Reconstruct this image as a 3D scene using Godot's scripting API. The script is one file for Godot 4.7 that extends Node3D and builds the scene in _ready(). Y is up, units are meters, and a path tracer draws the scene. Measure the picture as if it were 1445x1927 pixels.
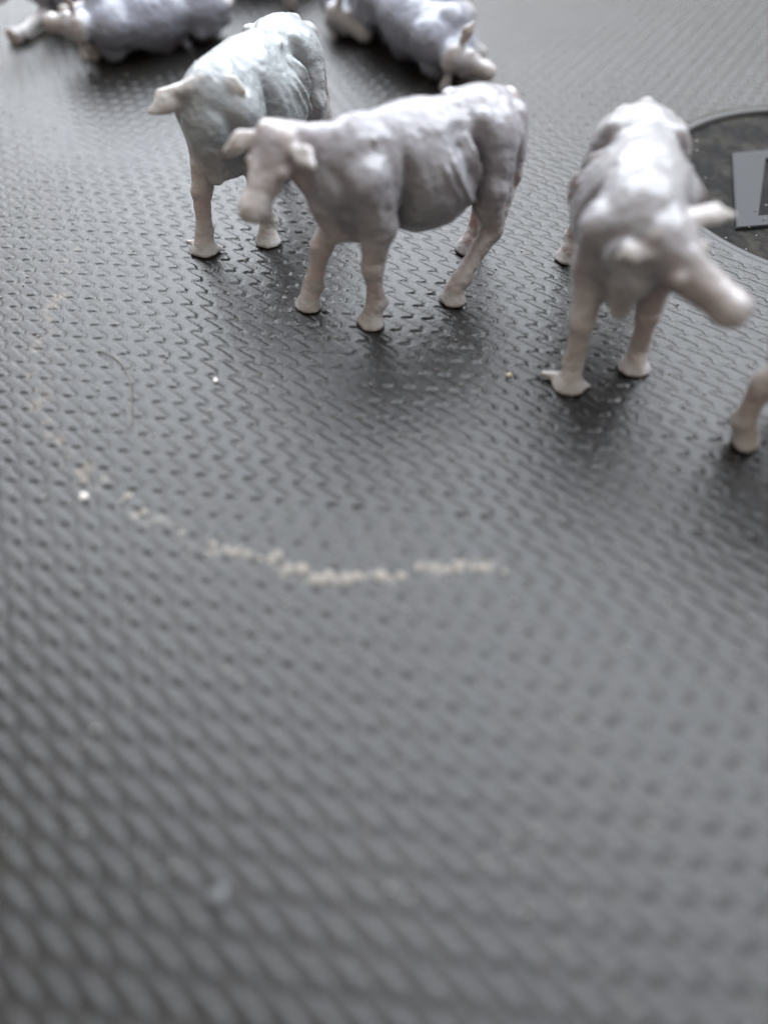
extends Node3D
# Small grey resin cows on a textured black rubber mat, seen close up.
# All measures below are millimetres; MM turns them into metres.
const MM := 0.001
const CELL := 2.0          # one cell of the mat's embossed pattern

var cow_mat: StandardMaterial3D
var taken := {}

func _ready() -> void:
	camera_and_light()
	build_mat()
	build_badge()
	build_cows()
	build_small_things()

# ---------------------------------------------------------------- camera, sky, light
func camera_and_light() -> void:
	var cam := Camera3D.new()
	cam.name = "camera"
	cam.near = 0.004
	cam.far = 20.0
	cam.position = Vector3(0, 45, 0) * MM
	cam.rotation_degrees = Vector3(-51.5, 0, 0)
	var at := CameraAttributesPhysical.new()
	at.frustum_focal_length = 6.0
	at.exposure_aperture = 2.6
	at.frustum_focus_distance = 0.0775
	at.frustum_near = 0.004
	at.frustum_far = 20.0
	cam.attributes = at
	add_child(cam)
	cam.fov = 69.07
	cam.current = true

	var env := Environment.new()
	env.background_mode = Environment.BG_COLOR
	env.background_color = Color(0.81, 0.775, 0.735)
	env.background_energy_multiplier = 0.25
	env.tonemap_mode = Environment.TONE_MAPPER_LINEAR
	env.tonemap_exposure = 4.4
	env.sdfgi_enabled = true
	env.ssao_enabled = true
	env.ssil_enabled = true
	var we := WorldEnvironment.new()
	we.name = "world"
	we.environment = env
	add_child(we)

	# the broad, soft window light that comes over the backs of the cows
	var win := AreaLight3D.new()
	win.name = "window_light"
	win.area_size = Vector2(1.35, 0.68)
	win.light_energy = 0.60
	win.light_color = Color(0.94, 0.965, 1.0)
	win.area_range = 6.0
	win.area_attenuation = 2.0
	win.shadow_enabled = true
	add_child(win)
	var az := deg_to_rad(15.0)
	var el := deg_to_rad(55.0)
	var aim := Vector3(0, 8, -60) * MM
	win.look_at_from_position(aim + Vector3(sin(az) * cos(el), sin(el), -cos(az) * cos(el)) * 0.6, aim, Vector3.UP)
	win.rotate_object_local(Vector3.BACK, deg_to_rad(-18.0))

# ---------------------------------------------------------------- helpers
func numbered(called: String) -> String:
	var n: int = taken.get(called, 0)
	taken[called] = n + 1
	return called if n == 0 else "%s_%03d" % [called, n]

func tag(o: Node, label := "", category := "", group := "", kind := "") -> void:
	if label: o.set_meta("label", label)
	if category: o.set_meta("category", category)
	if group: o.set_meta("group", group)
	if kind: o.set_meta("kind", kind)

func mesh_node(called: String, mesh: Mesh, m: Material, parent: Node) -> MeshInstance3D:
	var o := MeshInstance3D.new()
	o.name = called
	o.mesh = mesh
	if m: o.material_override = m
	o.cast_shadow = GeometryInstance3D.SHADOW_CASTING_SETTING_ON
	parent.add_child(o, true)
	return o

func arrays_mesh(v: PackedVector3Array, n: PackedVector3Array, idx: PackedInt32Array, c := PackedColorArray()) -> ArrayMesh:
	var a := []
	a.resize(Mesh.ARRAY_MAX)
	a[Mesh.ARRAY_VERTEX] = v
	a[Mesh.ARRAY_NORMAL] = n
	if c.size(): a[Mesh.ARRAY_COLOR] = c
	a[Mesh.ARRAY_INDEX] = idx
	var am := ArrayMesh.new()
	am.add_surface_from_arrays(Mesh.PRIMITIVE_TRIANGLES, a)
	return am

func noise_tex(freq: float, octaves: int, sid: int, size := 512) -> NoiseTexture2D:
	var n := FastNoiseLite.new()
	n.noise_type = FastNoiseLite.TYPE_SIMPLEX_SMOOTH
	n.seed = sid
	n.frequency = freq
	n.fractal_octaves = octaves
	var t := NoiseTexture2D.new()
	t.width = size
	t.height = size
	t.seamless = true
	t.noise = n
	return t

func simple_noise(freq: float, sid: int, octaves := 3) -> FastNoiseLite:
	var n := FastNoiseLite.new()
	n.noise_type = FastNoiseLite.TYPE_SIMPLEX_SMOOTH
	n.seed = sid
	n.frequency = freq
	n.fractal_octaves = octaves
	return n

# ---------------------------------------------------------------- the rubber mat
const MAT_TURN := -5.5
const MAT_H := 0.115
const BADGE := Vector2(53.9, -85.0)
const BADGE_R := 20.6
var dirt_path := PackedVector2Array([Vector2(-23.3, -39.3), Vector2(-20.8, -37.3), Vector2(-18.9, -35.6), Vector2(-16.7, -34.7), Vector2(-14.9, -33.4), Vector2(-12.8, -32.4), Vector2(-10.8, -32.2), Vector2(-8.1, -31.7), Vector2(-6.8, -30.2), Vector2(-4.7, -29.8), Vector2(-2.4, -29.7), Vector2(0.5, -29.9), Vector2(2.6, -30.5), Vector2(4.9, -30.6), Vector2(6.5, -30.9), Vector2(8.8, -30.5)])
var dirt_path_2 := PackedVector2Array([Vector2(-32.9, -72.8), Vector2(-32.8, -67.4), Vector2(-32.9, -64.6), Vector2(-32.3, -56.6), Vector2(-31.5, -52.1), Vector2(-30.6, -49.2), Vector2(-27.1, -42.8), Vector2(-23.3, -39.3)])

func mat_height(u: float, v: float) -> float:
	# rows of shingles: each rises towards its right and lower edges and drops there in a step
	var r := v / CELL
	var j := floori(r)
	var y := (r - j) * CELL
	var x := u - j * 1.0
	var g := y * 1.42 if y < 1.38 else lerpf(1.96, 2.05, (y - 1.38) / 0.62)
	var s := (x - g) / CELL
	var t := ceilf(s) - s                                     # 0 at its right edge, 1 at its left
	var top := (1.0 - t) * (0.50 + 0.50 * smoothstep(0.0, 1.7, y))
	var lip := smoothstep(0.0, 0.03, t)
	top *= lip * (0.75 + 0.25 * smoothstep(2.0, 1.75, y))
	var side := minf(t, 1.0 - t) * CELL * 0.62                # thin joint round each shingle
	var joint := exp(-side * side / 0.014)
	if t < 0.5: joint = maxf(joint, exp(-(2.0 - y) * (2.0 - y) / 0.014))
	else: joint = maxf(joint, exp(-y * y / 0.014))
	return MAT_H * (top - 0.9) - 0.065 * joint

func near_path(p: Vector2, path: PackedVector2Array) -> float:
	var best := 1e9
	for k in path.size() - 1:
		best = minf(best, Geometry2D.get_closest_point_to_segment(p, path[k], path[k + 1]).distance_squared_to(p))
	return sqrt(best)

func lines(lo: float, a: float, b: float, hi: float, far: float, fine: float, coarse: float) -> PackedFloat32Array:
	var out := PackedFloat32Array()
	for f: float in [-far * 1.0, -far * 0.7, -far * 0.45]:
		if f < lo - 5.0: out.append(f)
	var x := lo
	while x < a - 0.01:
		out.append(x)
		x += coarse
	x = a
	while x < b - 0.01:
		out.append(x)
		x += fine
	x = b
	while x < hi:
		out.append(x)
		x += coarse
	for f: float in [far * 0.45, far * 0.7, far * 1.0]:
		if f > hi + 5.0: out.append(f)
	return out

func build_mat() -> void:
	var root := Node3D.new()
	root.name = "rubber_mat"
	tag(root, "", "", "", "structure")
	add_child(root)
	root.rotation_degrees.y = MAT_TURN
	var us := lines(-90.0, -50.0, 50.0, 90.0, 420.0, 0.14, 0.25)
	var vs := lines(-176.0, -86.0, -36.0, 30.0, 460.0, 0.14, 0.25)
	var nu := us.size()
	var nv := vs.size()
	var wob := simple_noise(0.35, 5, 2)
	var dust := simple_noise(0.035, 11, 4)
	var fine := simple_noise(0.9, 21, 2)
	var patch := simple_noise(0.45, 31, 3)
	var t := deg_to_rad(MAT_TURN)
	var ct := cos(t)
	var st := sin(t)
	var v := PackedVector3Array()
	var n := PackedVector3Array()
	var c := PackedColorArray()
	v.resize(nu * nv)
	n.resize(nu * nv)
	c.resize(nu * nv)
	var inside := PackedByteArray()
	inside.resize(nu * nv)
	for b in nv:
		var vv := vs[b]
		for a in nu:
			var uu := us[a]
			var k := b * nu + a
			var w := Vector2(uu * ct + vv * st, -uu * st + vv * ct)    # the same point in the world
			var h := -0.12
			var f := fine.get_noise_2d(w.x, w.y)
			if absf(uu) < 91.0 and vv > -177.0 and vv < 31.0:
				var wx := wob.get_noise_2d(uu, vv) * 0.07
				h = mat_height(uu + wx, vv - wx) + f * 0.016
			var db := w.distance_to(BADGE)
			if db < BADGE_R + 1.5:
				h = lerpf(0.05, h, smoothstep(BADGE_R + 0.5, BADGE_R + 1.5, db))
				if db < BADGE_R + 0.15: inside[k] = 1
			v[k] = Vector3(uu, h, vv) * MM
			# black rubber, greyed by a film of dust, with tan dirt rubbed into it
			var g := 0.013 + 0.004 * dust.get_noise_2d(w.x, w.y) + 0.003 * f
			var col := Color(g * 1.04, g, g * 0.95)
			var pn := patch.get_noise_2d(w.x, w.y)
			if absf(w.x) < 60.0 and w.y < -20.0 and w.y > -80.0:
				var d1 := near_path(w, dirt_path)
				if d1 < 2.4:
					var s1 := clampf(smoothstep(1.0, 0.1, d1) * (0.05 + 1.5 * pn), 0.0, 1.0)
					col = col.lerp(Color(0.16, 0.145, 0.12), s1 * 0.75)
				var d2 := near_path(w, dirt_path_2)
				if d2 < 3.4:
					var s2 := clampf(smoothstep(1.6, 0.2, d2) * (1.8 * pn), 0.0, 1.0)
					col = col.lerp(Color(0.10, 0.075, 0.052), s2 * 0.6)
			c[k] = col
	for b in nv:
		var b0 := maxi(b - 1, 0)
		var b1 := mini(b + 1, nv - 1)
		for a in nu:
			var a0 := maxi(a - 1, 0)
			var a1 := mini(a + 1, nu - 1)
			var dx := v[b * nu + a1] - v[b * nu + a0]
			var dz := v[b1 * nu + a] - v[b0 * nu + a]
			n[b * nu + a] = dz.cross(dx).normalized()
	var idx := PackedInt32Array()
	idx.resize((nu - 1) * (nv - 1) * 6)
	var q := 0
	for b in nv - 1:
		for a in nu - 1:
			var k := b * nu + a
			if inside[k] and inside[k + 1] and inside[k + nu] and inside[k + nu + 1]: continue
			idx[q] = k; idx[q + 1] = k + 1; idx[q + 2] = k + nu
			idx[q + 3] = k + 1; idx[q + 4] = k + nu + 1; idx[q + 5] = k + nu
			q += 6
	idx.resize(q)
	var m := StandardMaterial3D.new()
	m.resource_name = "black rubber"
	m.vertex_color_use_as_albedo = true
	m.roughness = 0.27
	m.metallic_specular = 0.41
	m.heightmap_enabled = true
	m.heightmap_texture = noise_tex(0.06, 4, 3)
	m.heightmap_scale = 0.003
	m.uv1_triplanar = true
	m.uv1_scale = Vector3(150, 150, 150)
	mesh_node("embossed_surface", arrays_mesh(v, n, idx, c), m, root)

# ---------------------------------------------------------------- the round badge sunk into the mat
func build_badge() -> void:
	var root := Node3D.new()
	root.name = "round_badge"
	tag(root, "round sunken black badge with a raised smooth letter, set in the mat at right", "badge")
	add_child(root)
	root.position = Vector3(BADGE.x, 0, BADGE.y) * MM
	var grit := simple_noise(0.8, 41, 4)
	var big := simple_noise(0.12, 43, 3)
	# floor of the recess
	var v := PackedVector3Array()
	var n := PackedVector3Array()
	var c := PackedColorArray()
	var idx := PackedInt32Array()
	var rings := 90
	var seg := 240
	for i in rings + 1:
		var r := (BADGE_R - 0.25) * i / rings
		for j in seg:
			var t := TAU * j / seg
			var p := Vector2(cos(t), sin(t)) * r
			var g := grit.get_noise_2d(p.x, p.y)
			v.append(Vector3(p.x, -0.48 + 0.05 * g, p.y) * MM)
			n.append(Vector3.UP)
			var s := clampf(0.5 + 0.9 * big.get_noise_2d(p.x, p.y) + 0.7 * g, 0.0, 1.0)
			c.append(Color(0.006, 0.006, 0.0065).lerp(Color(0.026, 0.024, 0.020), s * s))
	for i in rings:
		for j in seg:
			var a := i * seg + j
			var b := i * seg + (j + 1) % seg
			idx.append_array([a, a + seg, b, b, a + seg, b + seg])
	var fm := StandardMaterial3D.new()
	fm.resource_name = "dirty smooth rubber"
	fm.vertex_color_use_as_albedo = true
	fm.roughness = 0.5
	fm.metallic_specular = 0.15
	fm.heightmap_enabled = true
	fm.heightmap_texture = noise_tex(0.05, 4, 9)
	fm.heightmap_scale = 0.004
	fm.uv1_triplanar = true
	fm.uv1_scale = Vector3(110, 110, 110)
	mesh_node("badge_floor", arrays_mesh(v, n, idx, c), fm, root)
	# the rounded lip round it
	var rm := StandardMaterial3D.new()
	rm.resource_name = "smooth rubber"
	rm.albedo_color = Color(0.045, 0.045, 0.046).linear_to_srgb()
	rm.roughness = 0.42
	rm.metallic_specular = 0.35
	rm.heightmap_enabled = true
	rm.heightmap_texture = fm.heightmap_texture
	rm.heightmap_scale = 0.0015
	rm.uv1_triplanar = true
	rm.uv1_scale = Vector3(140, 140, 140)
	var prof := [Vector2(-0.45, -0.95), Vector2(-0.40, -0.25), Vector2(-0.30, 0.02), Vector2(-0.12, 0.15), Vector2(0.15, 0.18), Vector2(0.45, 0.13), Vector2(0.75, 0.0), Vector2(0.95, -0.22)]
	var st := SurfaceTool.new()
	st.begin(Mesh.PRIMITIVE_TRIANGLES)
	for i in prof.size():
		for j in seg + 1:
			var t := TAU * j / seg
			var pr: Vector2 = prof[i]
			st.add_vertex(Vector3(cos(t) * (BADGE_R + pr.x), pr.y, sin(t) * (BADGE_R + pr.x)) * MM)
	for i in prof.size() - 1:
		for j in seg:
			var a := i * (seg + 1) + j
			for k: int in [a, a + seg + 1, a + 1, a + 1, a + seg + 1, a + seg + 2]: st.add_index(k)
	st.generate_normals()
	mesh_node("badge_rim", st.commit(), rm, root)
	# the raised letter: a frame of flat strokes round a sunken field
	var outer := [Vector2(-10.1, -8.7), Vector2(6.0, -11.6), Vector2(10.6, 5.0), Vector2(-14.7, 8.6)]
	var inner := [Vector2(-6.3, -7.2), Vector2(3.2, -9.0), Vector2(6.6, 3.4), Vector2(-11.4, 6.1)]
	var lt := SurfaceTool.new()
	lt.begin(Mesh.PRIMITIVE_TRIANGLES)
	var top := -0.10
	var bev := 0.12
	for k in 4:
		var o0: Vector2 = outer[k]
		var o1: Vector2 = outer[(k + 1) % 4]
		var i0: Vector2 = inner[k]
		var i1: Vector2 = inner[(k + 1) % 4]
		var m0 := (o0 - i0).normalized() * bev * 1.4
		var m1 := (o1 - i1).normalized() * bev * 1.4
		quad(lt, p3(o0 - m0, top), p3(o1 - m1, top), p3(i1 + m1, top), p3(i0 + m0, top))
		quad(lt, p3(o0, top - bev), p3(o1, top - bev), p3(o1 - m1, top), p3(o0 - m0, top))
		quad(lt, p3(o0, -0.8), p3(o1, -0.8), p3(o1, top - bev), p3(o0, top - bev))
		quad(lt, p3(i0 + m0, top), p3(i1 + m1, top), p3(i1, top - bev), p3(i0, top - bev))
		quad(lt, p3(i0, top - bev), p3(i1, top - bev), p3(i1, -0.8), p3(i0, -0.8))
	lt.generate_normals()
	var lm: StandardMaterial3D = rm.duplicate()
	lm.albedo_color = Color(0.031, 0.032, 0.035).linear_to_srgb()
	lm.roughness = 0.5
	lm.metallic_specular = 0.26
	mesh_node("raised_letter", lt.commit(), lm, root)

func p3(p: Vector2, h: float) -> Vector3:
	return Vector3(p.x, h, p.y) * MM

func quad(st: SurfaceTool, a: Vector3, b: Vector3, c: Vector3, d: Vector3) -> void:
	st.set_smooth_group(-1)
	for p: Vector3 in [a, b, c, a, c, d]: st.add_vertex(p)

# ---------------------------------------------------------------- cows
# A cow is a field: volumes joined by a smooth union on a grid, then meshed as surface nets.
# Its own axes: x forward, y up, z to its right.
enum {BODY, EAR_A, EAR_B, TAIL, HOOF_A, HOOF_B, HOOF_C, HOOF_D, HORN_A, HORN_B}
const PART_NAMES := ["body", "ear", "ear", "tail", "hoof", "hoof", "hoof", "hoof", "horn", "horn"]

class Field:
	var cones := []      # [a, b, ra, rb, group, squash axis (Vector3), squash]
	var balls := []      # [centre, radii, group]
	var cuts := []       # side strokes [points (Vector2), width, depth, side]
	var step := 0.3
	var lo := Vector3.ZERO
	var floor_y := 0.0
	var sid := 1
	var rough := 0.05
	# result
	var verts := PackedVector3Array()
	var norms := PackedVector3Array()
	var tris := {}
	var thick := PackedFloat32Array()     # of the resin under each vertex
	var tint_thick := Color(0.22, 0.22, 0.24)
	var tint_thin := Color(0.34, 0.315, 0.285)

	func cone(a: Vector3, b: Vector3, ra: float, rb: float, g := 0, ax := Vector3.ZERO, sq := 0.0, deep := 0.0) -> void:
		cones.append([a, b, ra, rb, g, ax, sq, deep])

	func chain(pts: Array, rs: Array, g := 0) -> void:
		for k in pts.size() - 1: cone(pts[k], pts[k + 1], rs[k], rs[k + 1], g)

	func ball(c: Vector3, r: Vector3, g := 0) -> void:
		balls.append([c, r, g])

	func cut(pts: Array, w: float, d: float) -> void:
		for s: float in [-1.0, 1.0]: cuts.append([pts, w, d, s])

	func build() -> void:
		var hi := Vector3(-1e9, -1e9, -1e9)
		lo = -hi
		for c in cones:
			var r: float = maxf(c[2], c[3])
			lo = lo.min(c[0] - Vector3.ONE * r).min(c[1] - Vector3.ONE * r)
			hi = hi.max(c[0] + Vector3.ONE * r).max(c[1] + Vector3.ONE * r)
		for b in balls:
			lo = lo.min(b[0] - b[1])
			hi = hi.max(b[0] + b[1])
		lo -= Vector3.ONE * 1.2
		hi += Vector3.ONE * 1.2
		var nx := ceili((hi.x - lo.x) / step) + 1
		var ny := ceili((hi.y - lo.y) / step) + 1
		var nz := ceili((hi.z - lo.z) / step) + 1
		var sy := nx
		var sz := nx * ny
		var total := nx * ny * nz
		var f := PackedFloat32Array()
		f.resize(total)
		f.fill(0.0005)
		var best := PackedFloat32Array()
		best.resize(total)
		var grp := PackedByteArray()
		grp.resize(total)
		var rad := PackedFloat32Array()
		rad.resize(total)
		const REACH := 0.9
		for c in cones:
			var a: Vector3 = c[0]
			var b: Vector3 = c[1]
			var ra: float = c[2]
			var rb: float = c[3]
			var g: int = c[4]
			var ax: Vector3 = c[5]
			var sq: float = c[6]
			var deep: float = c[7]      # resin that lies under it, where it is part of something thicker
			var m := Vector3.ONE * (maxf(ra, rb) + REACH)
			var i0 := ((a.min(b) - m - lo) / step).floor().max(Vector3.ZERO)
			var i1 := ((a.max(b) + m - lo) / step).ceil().min(Vector3(nx - 1, ny - 1, nz - 1))
			var ab := b - a
			var l2 := maxf(ab.length_squared(), 1e-9)
			var dr := rb - ra
			for z in range(int(i0.z), int(i1.z) + 1):
				for y in range(int(i0.y), int(i1.y) + 1):
					var k := z * sz + y * sy + int(i0.x)
					var p := lo + Vector3(i0.x, y, z) * step - a
					for x in range(int(i0.x), int(i1.x) + 1):
						var t := clampf(p.dot(ab) / l2, 0.0, 1.0)
						var q := p - ab * t
						if sq > 0.0: q += ax * (q.dot(ax) * sq)
						var d := q.length() - ra - dr * t
						if d < REACH:
							var e := exp(-7.0 * d)
							f[k] += e
							if e > best[k]:
								best[k] = e
								grp[k] = g
								rad[k] = maxf(ra + dr * t, deep)
						p.x += step
						k += 1
		for bl in balls:
			var cc: Vector3 = bl[0]
			var r: Vector3 = bl[1]
			var g: int = bl[2]
			var m := r + Vector3.ONE * REACH
			var i0 := ((cc - m - lo) / step).floor().max(Vector3.ZERO)
			var i1 := ((cc + m - lo) / step).ceil().min(Vector3(nx - 1, ny - 1, nz - 1))
			var inv := Vector3.ONE / r
			var rmin := minf(r.x, minf(r.y, r.z)) * 1.15
			for z in range(int(i0.z), int(i1.z) + 1):
				for y in range(int(i0.y), int(i1.y) + 1):
					var k := z * sz + y * sy + int(i0.x)
					var p := lo + Vector3(i0.x, y, z) * step - cc
					for x in range(int(i0.x), int(i1.x) + 1):
						if f[k] < 200000.0:
							var q := p * inv
							var k0 := q.length()
							var d := k0 * (k0 - 1.0) / maxf((q * inv).length(), 1e-5)
							if d < REACH:
								var e := exp(-7.0 * maxf(d, -1.8))
								f[k] += e
								if e > best[k]:
									best[k] = e
									grp[k] = g
									rad[k] = rmin
						p.x += step
						k += 1
		# to a distance, negative inside
		for k in total: f[k] = -log(f[k]) / 7.0
		for c in cuts:
			var pts: Array = c[0]
			var w: float = c[1]
			var dep: float = c[2]
			var side: float = c[3]
			var plo: Vector2 = pts[0]
			var phi: Vector2 = pts[0]
			for p: Vector2 in pts:
				plo = plo.min(p)
				phi = phi.max(p)
			var x0 := maxi(floori((plo.x - w * 2.2 - lo.x) / step), 0)
			var x1 := mini(ceili((phi.x + w * 2.2 - lo.x) / step), nx - 1)
			var y0 := maxi(floori((plo.y - w * 2.2 - lo.y) / step), 0)
			var y1 := mini(ceili((phi.y + w * 2.2 - lo.y) / step), ny - 1)
			for y in range(y0, y1 + 1):
				for x in range(x0, x1 + 1):
					var p := Vector2(lo.x + x * step, lo.y + y * step)
					var near := 1e9
					var along := 0.0
					for s in pts.size() - 1:
						var a: Vector2 = pts[s]
						var ab: Vector2 = pts[s + 1] - a
						var t := clampf((p - a).dot(ab) / ab.length_squared(), 0.0, 1.0)
						var dd := (p - a - ab * t).length()
						if dd < near:
							near = dd
							along = (s + t) / (pts.size() - 1)
					var q := near / w
					if q > 2.2: continue
					var add := 1.25 * dep * exp(-q * q) * smoothstep(0.0, 0.3, along) * smoothstep(1.0, 0.7, along)
					for z in nz:
						if (lo.z + z * step) * side > 1.0:
							var k := z * sz + y * sy + x
							if absf(f[k]) < 1.5: f[k] += add
		# flat soles
		for y in ny:
			var py := lo.y + y * step
			if floor_y - py > -2.0:
				for z in nz:
					for x in nx:
						var k := z * sz + y * sy + x
						if floor_y - py > f[k]: f[k] = floor_y - py
		# surface nets
		var at := PackedInt32Array()
		at.resize(total)
		at.fill(-1)
		var off := [0, 1, sy, sy + 1, sz, sz + 1, sz + sy, sz + sy + 1]
		var offs := PackedInt32Array(off)
		var ea := PackedInt32Array([0, 2, 4, 6, 0, 1, 4, 5, 0, 1, 2, 3])
		var eb := PackedInt32Array([1, 3, 5, 7, 2, 3, 6, 7, 4, 5, 6, 7])
		var cpos := []
		for k in 8: cpos.append(Vector3(k & 1, (k >> 1) & 1, (k >> 2) & 1))
		for z in nz - 1:
			for y in ny - 1:
				var k := z * sz + y * sy
				for x in nx - 1:
					var f0 := f[k]
					if absf(f0) < step * 3.0:
						var mask := 0
						for o in 8:
							if f[k + offs[o]] < 0.0: mask |= 1 << o
						if mask != 0 and mask != 255:
							var sum := Vector3.ZERO
							var cnt := 0
							for e in 12:
								var ia := ea[e]
								var ib := eb[e]
								if ((mask >> ia) & 1) != ((mask >> ib) & 1):
									var da := f[k + offs[ia]]
									var db := f[k + offs[ib]]
									sum += (cpos[ia] as Vector3).lerp(cpos[ib], da / (da - db))
									cnt += 1
							at[k] = verts.size()
							thick.append(rad[k])
							verts.append(lo + (Vector3(x, y, z) + sum / cnt) * step)
					k += 1
		for z in range(1, nz - 1):
			for y in range(1, ny - 1):
				var k := z * sz + y * sy + 1
				for x in range(1, nx - 1):
					var f0 := f[k]
					if absf(f0) < step * 3.0:
						var ins := f0 < 0.0
						if ins != (f[k + 1] < 0.0):
							face(at[k], at[k - sy], at[k - sy - sz], at[k - sz], ins, grp[k])
						if ins != (f[k + sy] < 0.0):
							face(at[k], at[k - sz], at[k - sz - 1], at[k - 1], ins, grp[k])
						if ins != (f[k + sz] < 0.0):
							face(at[k], at[k - 1], at[k - 1 - sy], at[k - sy], ins, grp[k])
					k += 1
		# one pass of smoothing, then the slight unevenness of printed resin
		var nb := PackedVector3Array()
		nb.resize(verts.size())
		var nc := PackedInt32Array()
		nc.resize(verts.size())
		for g in tris:
			var t: PackedInt32Array = tris[g]
			for q in range(0, t.size(), 3):
				for e in 3:
					var i := t[q + e]
					var j := t[q + (e + 1) % 3]
					nb[i] += verts[j]
					nc[i] += 1
		for i in verts.size():
			if nc[i] > 0 and verts[i].y > floor_y + 0.2: verts[i] = verts[i].lerp(nb[i] / nc[i], 0.3)
		for pass_ in 7:
			var sum := PackedFloat32Array()
			sum.resize(verts.size())
			for g in tris:
				var t: PackedInt32Array = tris[g]
				for q in range(0, t.size(), 3):
					sum[t[q]] += thick[t[q + 1]]
					sum[t[q + 1]] += thick[t[q + 2]]
					sum[t[q + 2]] += thick[t[q]]
			for i in verts.size():
				if nc[i] > 0: thick[i] = lerpf(thick[i], sum[i] / nc[i], 0.6)
		normals()
		var no := FastNoiseLite.new()
		no.seed = sid
		no.noise_type = FastNoiseLite.TYPE_SIMPLEX_SMOOTH
		no.frequency = 0.42
		no.fractal_octaves = 4
		no.fractal_gain = 0.55
		for i in verts.size():
			if verts[i].y > floor_y + 0.15: verts[i] += norms[i] * no.get_noise_3dv(verts[i]) * rough
		normals()

	func face(a: int, b: int, c: int, d: int, flip: bool, g: int) -> void:
		if a < 0 or b < 0 or c < 0 or d < 0: return
		if not tris.has(g): tris[g] = PackedInt32Array()
		# clockwise fronts
		if flip: tris[g].append_array([a, d, c, a, c, b])
		else: tris[g].append_array([a, b, c, a, c, d])

	func normals() -> void:
		norms.resize(verts.size())
		norms.fill(Vector3.ZERO)
		for g in tris:
			var t: PackedInt32Array = tris[g]
			for q in range(0, t.size(), 3):
				var n := (verts[t[q + 2]] - verts[t[q]]).cross(verts[t[q + 1]] - verts[t[q]])
				norms[t[q]] += n
				norms[t[q + 1]] += n
				norms[t[q + 2]] += n
		for i in norms.size(): norms[i] = norms[i].normalized()

	func part_mesh(g: int) -> ArrayMesh:
		var t: PackedInt32Array = tris[g]
		var map := {}
		var v := PackedVector3Array()
		var n := PackedVector3Array()
		var c := PackedColorArray()
		var idx := PackedInt32Array()
		for i in t:
			if not map.has(i):
				map[i] = v.size()
				v.append(verts[i] * 0.001)
				n.append(norms[i])
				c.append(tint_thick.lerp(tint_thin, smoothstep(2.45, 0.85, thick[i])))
			idx.append(map[i])
		var a := []
		a.resize(Mesh.ARRAY_MAX)
		a[Mesh.ARRAY_VERTEX] = v
		a[Mesh.ARRAY_NORMAL] = n
		a[Mesh.ARRAY_COLOR] = c
		a[Mesh.ARRAY_INDEX] = idx
		var am := ArrayMesh.new()
		am.add_surface_from_arrays(Mesh.PRIMITIVE_TRIANGLES, a)
		return am

func to_local_cow(w: Vector3, o: Vector3, turn: float) -> Vector3:
	return (w - o).rotated(Vector3.UP, -turn)

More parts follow.
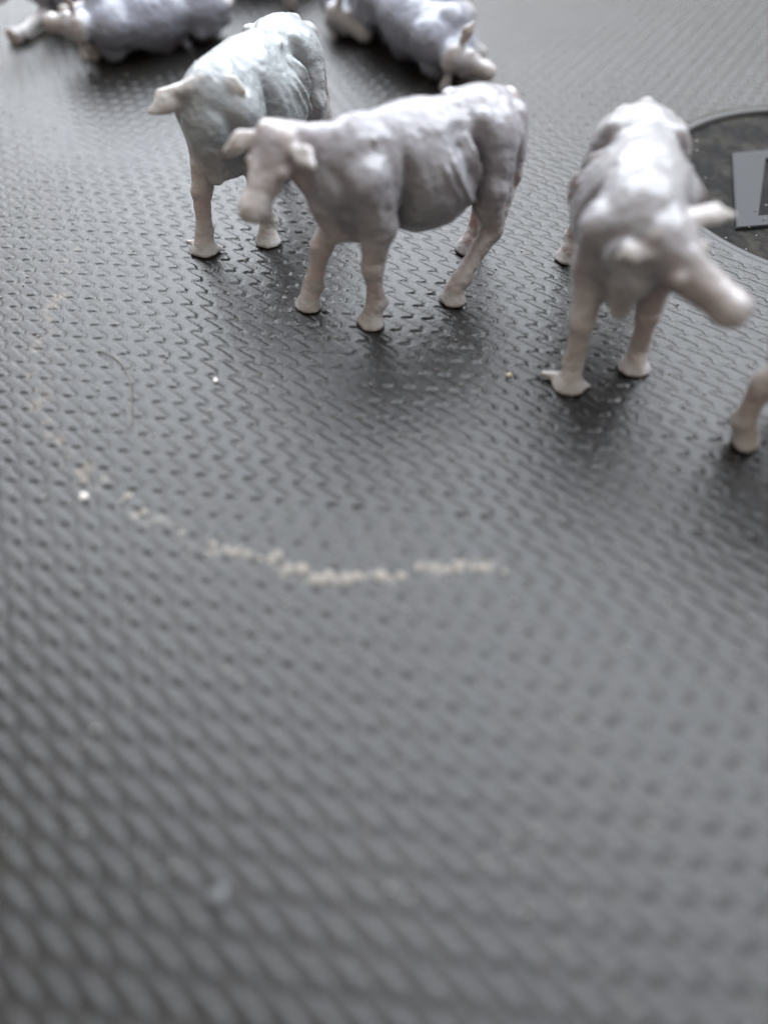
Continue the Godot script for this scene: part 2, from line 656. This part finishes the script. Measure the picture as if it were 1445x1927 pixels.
# spec: origin, turn (degrees), hooves [fore right, fore left, hind right, hind left] on the ground, poll, muzzle, roll of the head
func cow_field(s: Dictionary) -> Field:
	var f := Field.new()
	var rng := RandomNumberGenerator.new()
	rng.seed = s.seed
	f.sid = s.seed
	f.step = s.get("step", 0.22)
	var hv: Array = s.hooves
	var poll: Vector3 = s.poll
	var muz: Vector3 = s.muzzle
	var lift: float = s.get("lift", 0.0)     # body higher or lower on its legs
	var up := Vector3(0, lift, 0)
	# trunk
	f.ball(Vector3(1.2, 13.7, 0) + up, Vector3(7.8, 4.7, 4.1))
	f.ball(Vector3(-0.5, 12.4, 0) + up, Vector3(5.4, 5.2, 5.1))
	f.ball(Vector3(-6.0, 14.3, 0) + up, Vector3(4.2, 3.8, 3.8))
	f.ball(Vector3(6.2, 14.2, 0) + up, Vector3(3.9, 4.3, 3.3))
	f.cone(Vector3(7.4, 13.6, 0) + up, Vector3(6.0, 9.6, 0) + up, 3.1, 2.0)
	f.cone(Vector3(-8.2, 16.5, 0) + up, Vector3(-2.0, 17.0, 0) + up, 1.2, 1.0, 0, Vector3.ZERO, 0.0, 3.0)
	f.cone(Vector3(-2.0, 17.0, 0) + up, Vector3(6.3, 17.3, 0) + up, 1.0, 1.2, 0, Vector3.ZERO, 0.0, 3.0)
	for z: float in [-1.0, 1.0]:
		f.cone(Vector3(-4.9, 16.6, 2.6 * z) + up, Vector3(-5.8, 15.0, 3.1 * z) + up, 0.8, 1.0, 0, Vector3.ZERO, 0.0, 3.0)      # hip bone
		f.cone(Vector3(-9.1, 15.7, 1.6 * z) + up, Vector3(-8.7, 12.6, 1.9 * z) + up, 1.15, 1.6, 0, Vector3.ZERO, 0.0, 3.0)      # pin bone
	f.ball(Vector3(-4.9, 8.9, 0) + up, Vector3(1.9, 1.4, 1.5))                                         # udder
	# fore legs
	for k in 2:
		var z := 1.0 if k == 0 else -1.0
		var hoof: Vector3 = hv[k]
		var sh := Vector3(6.6, 14.3, 2.3 * z) + up
		var el := Vector3(5.2 + 0.15 * hoof.x - 0.6, 10.2, 2.55 * z) + up
		var knee := el.lerp(Vector3(hoof.x, hoof.y + 2.0, hoof.z), 0.52) + Vector3(0.45, 0.2, 0)
		var fet := Vector3(hoof.x - 0.25, hoof.y + 2.15, hoof.z)
		f.cone(sh, el, 2.2, 1.7)
		f.cone(el, knee, 1.55, 1.02)
		f.cone(knee, knee.lerp(fet, 0.35), 1.02, 0.78)
		f.cone(knee.lerp(fet, 0.35), fet, 0.78, 0.92)
		add_hoof(f, hoof, fet, HOOF_A + k)
	# hind legs
	for k in 2:
		var z := 1.0 if k == 0 else -1.0
		var hoof: Vector3 = hv[2 + k]
		f.ball(Vector3(-6.7, 12.7, 2.5 * z) + up, Vector3(2.8, 4.3, 1.8))
		var st := Vector3(-5.6, 10.4, 2.9 * z) + up
		var hock := Vector3(lerpf(-9.2, hoof.x - 1.6, 0.5), 6.3 + lift * 0.6 + hoof.y * 0.6, lerpf(2.6 * z, hoof.z, 0.55))
		var fet := Vector3(hoof.x - 0.45, hoof.y + 2.15, hoof.z)
		f.cone(st, hock, 1.95, 0.95)
		f.cone(Vector3(-8.1, 11.0, 2.5 * z) + up, hock, 1.5, 0.85)
		f.cone(hock + Vector3(-0.25, 0.35, 0), hock + Vector3(0, -0.6, 0), 0.72, 0.9)
		f.cone(hock, hock.lerp(fet, 0.4), 1.0, 0.80)
		f.cone(hock.lerp(fet, 0.4), fet, 0.78, 0.92)
		add_hoof(f, hoof, fet, HOOF_C + k)
	# neck and head
	var fd := (muz - poll).normalized()
	var side: Vector3 = s.ear_axis
	side = (side - fd * side.dot(fd)).normalized()          # towards its right ear
	var top := side.cross(fd).normalized()                   # out of the forehead
	if top.dot(Vector3(0.35, 1, 0)) < 0.0 and not s.get("odd", false): top = -top
	var hl := (muz - poll).length()
	var hs: float = s.get("head", 1.0)
	var nape := poll - top * 1.3 + fd * 0.3
	var nb := Vector3(7.0, 15.0, 0) + up
	f.cone(nb, nape, 2.9, 1.7, 0, Vector3(0, 0, 1), 0.4)
	f.cone(nb + Vector3(1.0, -2.2, 0), nape.lerp(nb, 0.35) + Vector3(0.2, -1.4, 0), 2.7, 1.5, 0, Vector3(0, 0, 1), 0.45)
	f.cone(Vector3(9.1, 11.8, 0) + up, nape.lerp(nb, 0.4) + Vector3(0.3, -2.2, 0), 1.3, 0.8)       # dewlap
	f.cone(Vector3(9.0, 12.0, 0) + up, Vector3(8.6, 8.7, 0) + up, 1.7, 0.7)
	f.cone(Vector3(8.6, 8.7, 0) + up, Vector3(6.0, 8.9, 0) + up, 0.7, 1.2)
	f.cone(poll + fd * 0.7 - top * hs, poll + fd * (hl * 0.5) - top * (0.9 * hs), 1.78 * hs, 1.25 * hs)                  # skull
	f.cone(poll + fd * (hl * 0.45) - top * (0.9 * hs), muz - fd * 1.0 - top * (0.5 * hs), 1.2 * hs, 1.03 * hs)       # nose
	f.cone(muz - fd * 1.2 - top * (0.6 * hs) - side * 0.22, muz - fd * 1.2 - top * (0.6 * hs) + side * 0.22, 0.98 * hs, 0.98 * hs)     # muzzle
	f.cone(poll + fd * (hl * 0.36) - top * (1.7 * hs), muz - fd * 1.7 - top * (1.1 * hs), 1.15 * hs, 0.75 * hs)        # jaw
	f.cone(poll - side * 0.75 - top * 0.3, poll + side * 0.75 - top * 0.3, 0.9, 0.9)                                      # poll tuft
	for z: float in [-1.0, 1.0]:
		f.ball(poll + fd * (hl * 0.36) - top * (0.5 * hs) + side * (1.3 * hs * z), Vector3.ONE * 0.55)                     # eye
		f.ball(muz - fd * 0.35 - top * 0.2 + side * (0.5 * hs * z), Vector3.ONE * 0.42)                                    # nostril wing
	var droop: float = s.get("droop", 0.5)
	for k in 2:
		var z := 1.0 if k == 0 else -1.0
		var root := poll + side * (1.35 * z * hs) + fd * 0.5 - top * 0.5
		var tip := root + side * (3.3 * z) + Vector3(0, -droop * 2.0, 0) + top * 0.6
		if s.has("ears"): tip = s.ears[k]
		var mid := root.lerp(tip, 0.58) + Vector3(0, 0.25, 0)
		f.cone(root, mid, 0.55, 0.8, EAR_A + k, top, 1.1)
		f.cone(mid, tip.lerp(mid, 0.12), 0.8, 0.32, EAR_A + k, top, 1.1)
		if s.get("horn", -1) == k:
			var hr := poll + side * (0.95 * z) - fd * 0.1 - top * 0.2
			var ht := hr + side * (2.5 * z) - fd * 0.7 + top * 0.3
			f.cone(hr, ht, 0.66, 0.5, HORN_A + k)
	# tail
	var tl: Array = s.get("tail", [Vector3(-9.5, 16.6, 0), Vector3(-10.6, 15.2, 0.1), Vector3(-10.7, 12.0, 0.2), Vector3(-10.4, 9.0, 0.3), Vector3(-10.3, 6.6, 0.35)])
	var tp := []
	for p: Vector3 in tl: tp.append(p + up)
	f.chain(tp, [0.75, 0.55, 0.42, 0.6, 0.3], TAIL)
	# folds and muscles on the flanks
	f.cut([Vector2(3.4, 17.0), Vector2(3.3, 13.5), Vector2(3.2, 11.0), Vector2(3.8, 7.4)], 0.5, 0.75)
	f.cut([Vector2(-3.6, 16.4), Vector2(-4.3, 13.4), Vector2(-4.5, 11.0), Vector2(-4.9, 8.0)], 0.42, 1.0)
	f.cut([Vector2(-3.0, 16.2), Vector2(-3.4, 14.0), Vector2(-3.8, 11.6)], 0.3, -0.5)
	f.cut([Vector2(-0.3, 15.9), Vector2(-0.8, 13.9), Vector2(-2.4, 11.3), Vector2(-3.6, 10.2)], 0.26, -0.38)
	f.cut([Vector2(0.6, 15.4), Vector2(-0.2, 13.4), Vector2(-1.9, 10.9)], 0.24, -0.24)
	f.cut([Vector2(-1.6, 16.0), Vector2(-2.1, 14.3), Vector2(-3.0, 12.2)], 0.42, 0.42)
	f.cut([Vector2(-2.2, 17.2), Vector2(-2.0, 15.6), Vector2(-2.4, 14.6)], 0.9, 0.38)
	f.cut([Vector2(-8.4, 15.0), Vector2(-8.2, 12.0), Vector2(-8.5, 9.2)], 0.38, 0.5)
	f.cut([Vector2(-6.6, 14.2), Vector2(-6.3, 11.6), Vector2(-6.8, 9.0)], 0.6, -0.2)
	f.cut([Vector2(5.2, 15.4), Vector2(6.0, 13.0), Vector2(5.6, 11.0)], 0.4, 0.2)
	f.cut([Vector2(9.4, 16.6), Vector2(8.7, 13.6), Vector2(8.2, 11.0)], 0.5, 0.28)
	for r in 4:
		var x := 2.0 - r * 1.0
		f.cut([Vector2(x + 0.5, 16.6), Vector2(x + 0.1, 14.0), Vector2(x - 0.4, 11.6)], 0.24, -0.07)
	# nubs left by the print supports along the back
	for r in int(s.get("nubs", 9)):
		var x := rng.randf_range(-9.0, 6.5)
		var zz := rng.randf_range(-2.6, 2.6)
		var y := 17.9 - 0.14 * zz * zz + x * 0.06
		f.ball(Vector3(x, y, zz) + up, Vector3.ONE * rng.randf_range(0.16, 0.30))
	for sp in s.get("spurs", []): f.cone(sp[0], sp[1], sp[2], sp[3], sp[4])
	f.rough = 0.15
	f.floor_y = 0.0
	return f

func add_hoof(f: Field, hoof: Vector3, fet: Vector3, g: int) -> void:
	var mid := Vector3(hoof.x + 0.15, hoof.y + 1.3, hoof.z)
	f.cone(fet, mid, 0.88, 0.80, g)
	for z: float in [-1.0, 1.0]:
		f.cone(mid, Vector3(hoof.x + 0.35, hoof.y - 0.15, hoof.z + 0.46 * z), 0.72, 1.12, g)
		f.cone(mid, Vector3(hoof.x + 0.95, hoof.y - 0.1, hoof.z + 0.36 * z), 0.6, 0.78, g)         # the two toes
		f.ball(Vector3(hoof.x - 1.0, hoof.y + 2.0, hoof.z + 0.35 * z), Vector3(0.42, 0.34, 0.34), g)      # dew claws

func commit_cow(f: Field, s: Dictionary) -> void:
	var root := Node3D.new()
	root.name = numbered("toy_cow")
	tag(root, s.label, "toy cow", s.get("group", "grey resin toy cows"))
	add_child(root)
	var tf := Transform3D(Basis(Vector3.UP, deg_to_rad(s.turn)), (s.origin as Vector3) * MM)
	if s.has("basis"): tf = Transform3D(s.basis as Basis, (s.origin as Vector3) * MM)
	root.transform = tf
	f.tint_thick = s.color
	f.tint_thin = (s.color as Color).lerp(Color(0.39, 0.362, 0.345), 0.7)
	var keys := f.tris.keys()
	keys.sort()
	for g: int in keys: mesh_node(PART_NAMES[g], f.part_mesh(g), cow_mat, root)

func place(s: Dictionary) -> Dictionary:
	# turns hooves, poll and muzzle given in the world into the cow's own axes
	var t := deg_to_rad(s.turn)
	var o: Vector3 = s.origin
	var h := []
	for p: Vector3 in s.hooves: h.append(to_local_cow(p, o, t))
	s.hooves = h
	s.poll = to_local_cow(s.poll, o, t)
	s.muzzle = to_local_cow(s.muzzle, o, t)
	if s.has("ears"): s.ears = [to_local_cow(s.ears[0], o, t), to_local_cow(s.ears[1], o, t)]
	s.ear_axis = (s.ear_axis as Vector3).rotated(Vector3.UP, -t)
	var sp := []
	for q in s.get("spurs", []): sp.append([to_local_cow(q[0], o, t), to_local_cow(q[1], o, t), q[2], q[3], q[4]])
	s.spurs = sp
	return s

func lying(label: String, sid: int, centre: Vector3, nose: Vector3, back: Vector3, tucked := false, step := 0.4) -> Dictionary:
	# a cow fallen over: centre is the middle of its trunk, nose is where its forward axis points, back where its back points
	var x := nose.normalized()
	var y := (back - x * back.dot(x)).normalized()
	return {"label": label, "seed": sid, "origin": centre - y * (14.6 if tucked else 13.5), "turn": 0.0, "basis": Basis(x, y, x.cross(y)).scaled(Vector3.ONE * (1.1 if tucked else 1.0)), "step": step,
		"hooves": [Vector3(3.0, 8.0, 1.6), Vector3(2.0, 8.0, -1.6), Vector3(-3.4, 8.0, 1.6), Vector3(-3.0, 8.0, -1.6)] if tucked else [Vector3(5.6, 0, 2.4), Vector3(7.4, 0, -2.4), Vector3(-9.4, 0, 2.4), Vector3(-7.0, 0, -2.4)],
		"poll": Vector3(10.8, 16.6, 0.3), "muzzle": Vector3(13.8, 11.0, 0.6), "ear_axis": Vector3(0, 0, 1), "group": "fallen cows at the back",
		"nubs": 0, "color": Color(0.20, 0.215, 0.255)}

func build_cows() -> void:
	cow_mat = StandardMaterial3D.new()
	cow_mat.resource_name = "grey printed resin"
	cow_mat.vertex_color_use_as_albedo = true
	cow_mat.roughness = 0.38
	cow_mat.metallic_specular = 0.3
	cow_mat.clearcoat_enabled = true
	cow_mat.clearcoat = 0.5
	cow_mat.clearcoat_roughness = 0.09
	cow_mat.subsurf_scatter_enabled = true
	cow_mat.subsurf_scatter_strength = 0.03
	cow_mat.heightmap_enabled = true
	cow_mat.heightmap_texture = noise_tex(0.025, 4, 77)
	cow_mat.heightmap_scale = 0.018
	cow_mat.uv1_triplanar = true
	cow_mat.uv1_scale = Vector3(60, 60, 60)
	var specs: Array[Dictionary] = []
	specs.append(place({"label": "grey resin cow standing side on in the middle, face turned to the viewer", "seed": 3, "origin": Vector3(2.9, 0, -64.4), "turn": 211.5,
		"hooves": [Vector3(-7.1, 0, -62.2), Vector3(-0.9, 0, -59.4), Vector3(9.3, 0, -72.0), Vector3(7.2, 0, -63.1)],
		"poll": Vector3(-8.6, 17.6, -59.9), "muzzle": Vector3(-11.2, 12.3, -56.4), "ears": [Vector3(-12.9, 16.0, -60.6), Vector3(-5.3, 16.9, -55.9)], "head": 1.08, "ear_axis": Vector3(-7.3, 0.2, -2.6), "droop": 0.75,
		"color": Color(0.225, 0.224, 0.246)}))
	specs.append(place({"label": "pale bluish grey cow standing at left, partly hidden behind the side on cow", "seed": 8, "origin": Vector3(-12.9, 0, -78.4), "turn": 247.0,
		"hooves": [Vector3(-19.0, 0, -71.8), Vector3(-12.4, 0, -73.6), Vector3(-12.5, 0, -88.0), Vector3(-7.2, 0, -90.0)],
		"poll": Vector3(-16.3, 16.9, -70.6), "muzzle": Vector3(-13.9, 11.2, -69.4), "ears": [Vector3(-20.9, 15.4, -68.6), Vector3(-12.4, 16.5, -70.4)], "head": 1.1, "ear_axis": Vector3(-6.5, -1.2, 1.0), "droop": 0.35, "horn": 0,
		"spurs": [[Vector3(-19.0, 0.5, -72.0), Vector3(-21.2, 0.55, -72.6), 0.5, 0.22, HOOF_A], [Vector3(-19.0, 0.3, -71.8), Vector3(-16.9, 0.15, -71.5), 0.5, 0.16, HOOF_A]],
		"color": Color(0.235, 0.255, 0.27), "nubs": 14}))
	specs.append(place({"label": "grey resin cow at right beside the round badge, head swung to the right", "seed": 15, "origin": Vector3(20.5, 0, -57.8), "turn": 258.0,
		"hooves": [Vector3(16.5, 0, -50.5), Vector3(22.8, 0, -52.9), Vector3(19.6, 0, -70.4), Vector3(25.0, 0, -66.0)],
		"poll": Vector3(20.0, 16.2, -48.8), "muzzle": Vector3(26.6, 11.3, -45.0), "ears": [Vector3(16.8, 14.4, -47.8), Vector3(26.2, 15.5, -51.6)], "head": 1.25, "ear_axis": Vector3(-6.6, -2.0, 6.0), "droop": 0.3,
		"spurs": [[Vector3(16.5, 0.4, -50.7), Vector3(14.2, 0.4, -51.4), 0.6, 0.28, HOOF_A], [Vector3(16.5, 0.3, -50.4), Vector3(18.3, 0.15, -50.0), 0.5, 0.2, HOOF_A]],
		"color": Color(0.235, 0.232, 0.247)}))
	var ids := specs.size()
	specs.append(place({"label": "grey resin cow cut off by the right edge, only one leg and hoof in view", "seed": 21, "origin": Vector3(39.9, 0, -42.2), "turn": -20.0,
		"hooves": [Vector3(47.0, 0, -37.5), Vector3(49.5, 0, -42.0), Vector3(29.7, 0, -43.5), Vector3(36.5, 0, -47.5)],
		"poll": Vector3(54.0, 18.2, -37.0), "muzzle": Vector3(58.0, 12.0, -35.0), "ear_axis": Vector3(-3, 0, 7), "step": 0.33,
		"color": Color(0.235, 0.232, 0.247)}))
	specs.append(lying("fallen grey cow lying with its back to the viewer, at top left", 31, Vector3(-34.4, 4.7, -127.0), Vector3(-0.85, 0.0, 0.5), Vector3(0.5, 0.1, 0.85), true))
	specs.append(lying("fallen grey cow cut off by the top left corner, legs stretched towards the viewer", 32, Vector3(-46.5, 4.5, -138.0), Vector3(-0.9, 0, -0.4), Vector3(0.4, 0.1, -0.9)))
	specs.append(lying("fallen grey cow at the top, head towards the viewer between two others", 33, Vector3(-4.5, 4.5, -142.0), Vector3(0.0, -0.15, 1), Vector3(-1.0, 0.2, 0.0), true))
	specs.append(lying("plump fallen grey cow at the top, head down at its right end", 34, Vector3(4.6, 5.2, -123.0), Vector3(0.62, -0.16, 0.78), Vector3(-0.75, 0.3, 0.6), true))
	specs.append(lying("fallen grey cow farthest back at the top edge, belly and legs towards the viewer", 35, Vector3(-22.0, 4.5, -157.0), Vector3(1, 0, 0.1), Vector3(0.1, 0.1, -1)))
	var fields: Array[Field] = []
	for s in specs: fields.append(cow_field(s))
	var task := WorkerThreadPool.add_group_task(func(i: int) -> void: fields[i].build(), fields.size(), 4)
	WorkerThreadPool.wait_for_group_task_completion(task)
	for k in specs.size(): commit_cow(fields[k], specs[k])

# ---------------------------------------------------------------- crumbs, dirt, dust, a hair
func lump(rng: RandomNumberGenerator, r: float, flat: float) -> ArrayMesh:
	var s := SphereMesh.new()
	s.radius = 1.0
	s.height = 2.0
	s.radial_segments = 10
	s.rings = 6
	var a := s.get_mesh_arrays()
	var v: PackedVector3Array = a[Mesh.ARRAY_VERTEX]
	var no := simple_noise(0.9, rng.randi() % 1000, 2)
	var st := SurfaceTool.new()
	st.begin(Mesh.PRIMITIVE_TRIANGLES)
	for p in v: st.add_vertex(Vector3(p.x, p.y * flat, p.z) * r * (1.0 + 0.55 * no.get_noise_3dv(p)) * MM)
	for i: int in a[Mesh.ARRAY_INDEX]: st.add_index(i)
	st.generate_normals()
	return st.commit()

func plain(c: Color, rough := 0.8) -> StandardMaterial3D:
	var m := StandardMaterial3D.new()
	m.albedo_color = c.linear_to_srgb()
	m.roughness = rough
	return m

func build_small_things() -> void:
	var rng := RandomNumberGenerator.new()
	rng.seed = 5
	var tan_mat := plain(Color(0.165, 0.152, 0.134), 0.9)
	# clods of the dried dirt trail
	var clods := MultiMesh.new()
	clods.transform_format = MultiMesh.TRANSFORM_3D
	clods.mesh = lump(rng, 0.5, 0.4)
	var xs: Array[Transform3D] = []
	var spots := [Vector2(-20.8, -37.3), Vector2(-18.9, -35.6), Vector2(-15.1, -33.7), Vector2(-13.6, -32.7), Vector2(-12.2, -32.4), Vector2(-10.8, -32.2), Vector2(-8.3, -31.7), Vector2(-6.7, -30.2), Vector2(-4.7, -29.8), Vector2(-3.9, -29.7), Vector2(-2.4, -29.8), Vector2(0.5, -29.9), Vector2(2.6, -30.5), Vector2(4.2, -30.3), Vector2(5.9, -30.8), Vector2(6.5, -30.9), Vector2(8.6, -30.5)]
	for p: Vector2 in spots:
		var strong := 1.0 if p.x > -7.5 and p.x < 1.0 else 0.62
		for k in rng.randi_range(2, 6) if p.x < 7.0 else 2:
			var q := p + Vector2(rng.randf_range(-0.9, 0.9), rng.randf_range(-0.35, 0.35))
			xs.append(Transform3D(Basis(Vector3.UP, rng.randf() * TAU).scaled(Vector3.ONE * rng.randf_range(0.3, 1.15) * strong), Vector3(q.x, -0.1, q.y) * MM))
	clods.instance_count = xs.size()
	for i in xs.size(): clods.set_instance_transform(i, xs[i])
	var cn := MultiMeshInstance3D.new()
	cn.name = "dried_dirt"
	cn.multimesh = clods
	cn.material_override = tan_mat
	tag(cn, "curved trail of dried tan dirt clods across the mat in front of the cows", "dirt", "", "stuff")
	add_child(cn)
	# dust and lint specks
	var dust := MultiMesh.new()
	dust.transform_format = MultiMesh.TRANSFORM_3D
	dust.mesh = lump(rng, 0.11, 0.5)
	dust.instance_count = 700
	for i in 700:
		var z := -lerpf(8.0, 120.0, rng.randf())
		var x := rng.randf_range(-1.0, 1.0) * (24.0 - z * 0.45)
		dust.set_instance_transform(i, Transform3D(Basis(Vector3.UP, rng.randf() * TAU).scaled(Vector3(rng.randf_range(0.5, 1.6), 1.0, rng.randf_range(0.4, 1.0))), Vector3(x, 0.0, z) * MM))
	var dn := MultiMeshInstance3D.new()
	dn.name = "dust_specks"
	dn.multimesh = dust
	dn.material_override = plain(Color(0.22, 0.205, 0.18), 0.7)
	tag(dn, "pale dust specks strewn over the rubber mat", "dust", "", "stuff")
	add_child(dn)
	# single crumbs
	var crumbs := [
		[Vector3(-23.5, 0.1, -37.2), 0.36, Color(0.42, 0.40, 0.37), "white crumb at the left end of the tan dirt trail"],
		[Vector3(-9.0, 0.1, -8.8), 0.55, Color(0.07, 0.073, 0.076), "pale grey crumb alone near the bottom of the mat, lower left"],
		[Vector3(-15.1, 0.1, -50.8), 0.24, Color(0.62, 0.60, 0.56), "tiny white fleck on the mat between the left cow's hoof and the dirt trail"],
		[Vector3(11.3, 0.1, -51.5), 0.26, Color(0.55, 0.47, 0.34), "tiny tan fleck on the mat left of the right cow's front hoof"],
	]
	for c in crumbs:
		var o := mesh_node(numbered("crumb"), lump(rng, c[1], 0.7), plain(c[2], 0.6), self)
		o.position = (c[0] as Vector3) * MM
		tag(o, c[3], "crumb", "loose crumbs on the mat")
	# one hair
	var st := SurfaceTool.new()
	st.begin(Mesh.PRIMITIVE_TRIANGLES)
	var pts := [Vector3(-26.6, 0.05, -54.9), Vector3(-25.4, 0.1, -54.4), Vector3(-23.9, 0.1, -52.9), Vector3(-22.8, 0.1, -50.8), Vector3(-22.1, 0.1, -48.2), Vector3(-21.5, 0.05, -45.3)]
	var cv := Curve3D.new()
	for i in pts.size():
		var a: Vector3 = pts[maxi(i - 1, 0)]
		var b: Vector3 = pts[mini(i + 1, pts.size() - 1)]
		cv.add_point(pts[i], (a - b) / 6.0, (b - a) / 6.0)
	var bp := cv.tessellate(4, 3)
	for i in bp.size():
		var d := (bp[mini(i + 1, bp.size() - 1)] - bp[maxi(i - 1, 0)]).normalized()
		var sd := d.cross(Vector3.UP).normalized()
		for k in 6:
			var t := TAU * k / 6.0
			st.add_vertex((bp[i] + (sd * cos(t) + sd.cross(d) * sin(t)) * 0.055) * MM)
	for i in bp.size() - 1:
		for k in 6:
			var a := i * 6 + k
			var b := i * 6 + (k + 1) % 6
			for q: int in [a, b, a + 6, b, b + 6, a + 6]: st.add_index(q)
	st.generate_normals()
	tag(mesh_node("hair", st.commit(), plain(Color(0.09, 0.08, 0.06), 0.4), self), "thin pale hair curled on the mat at left", "hair")
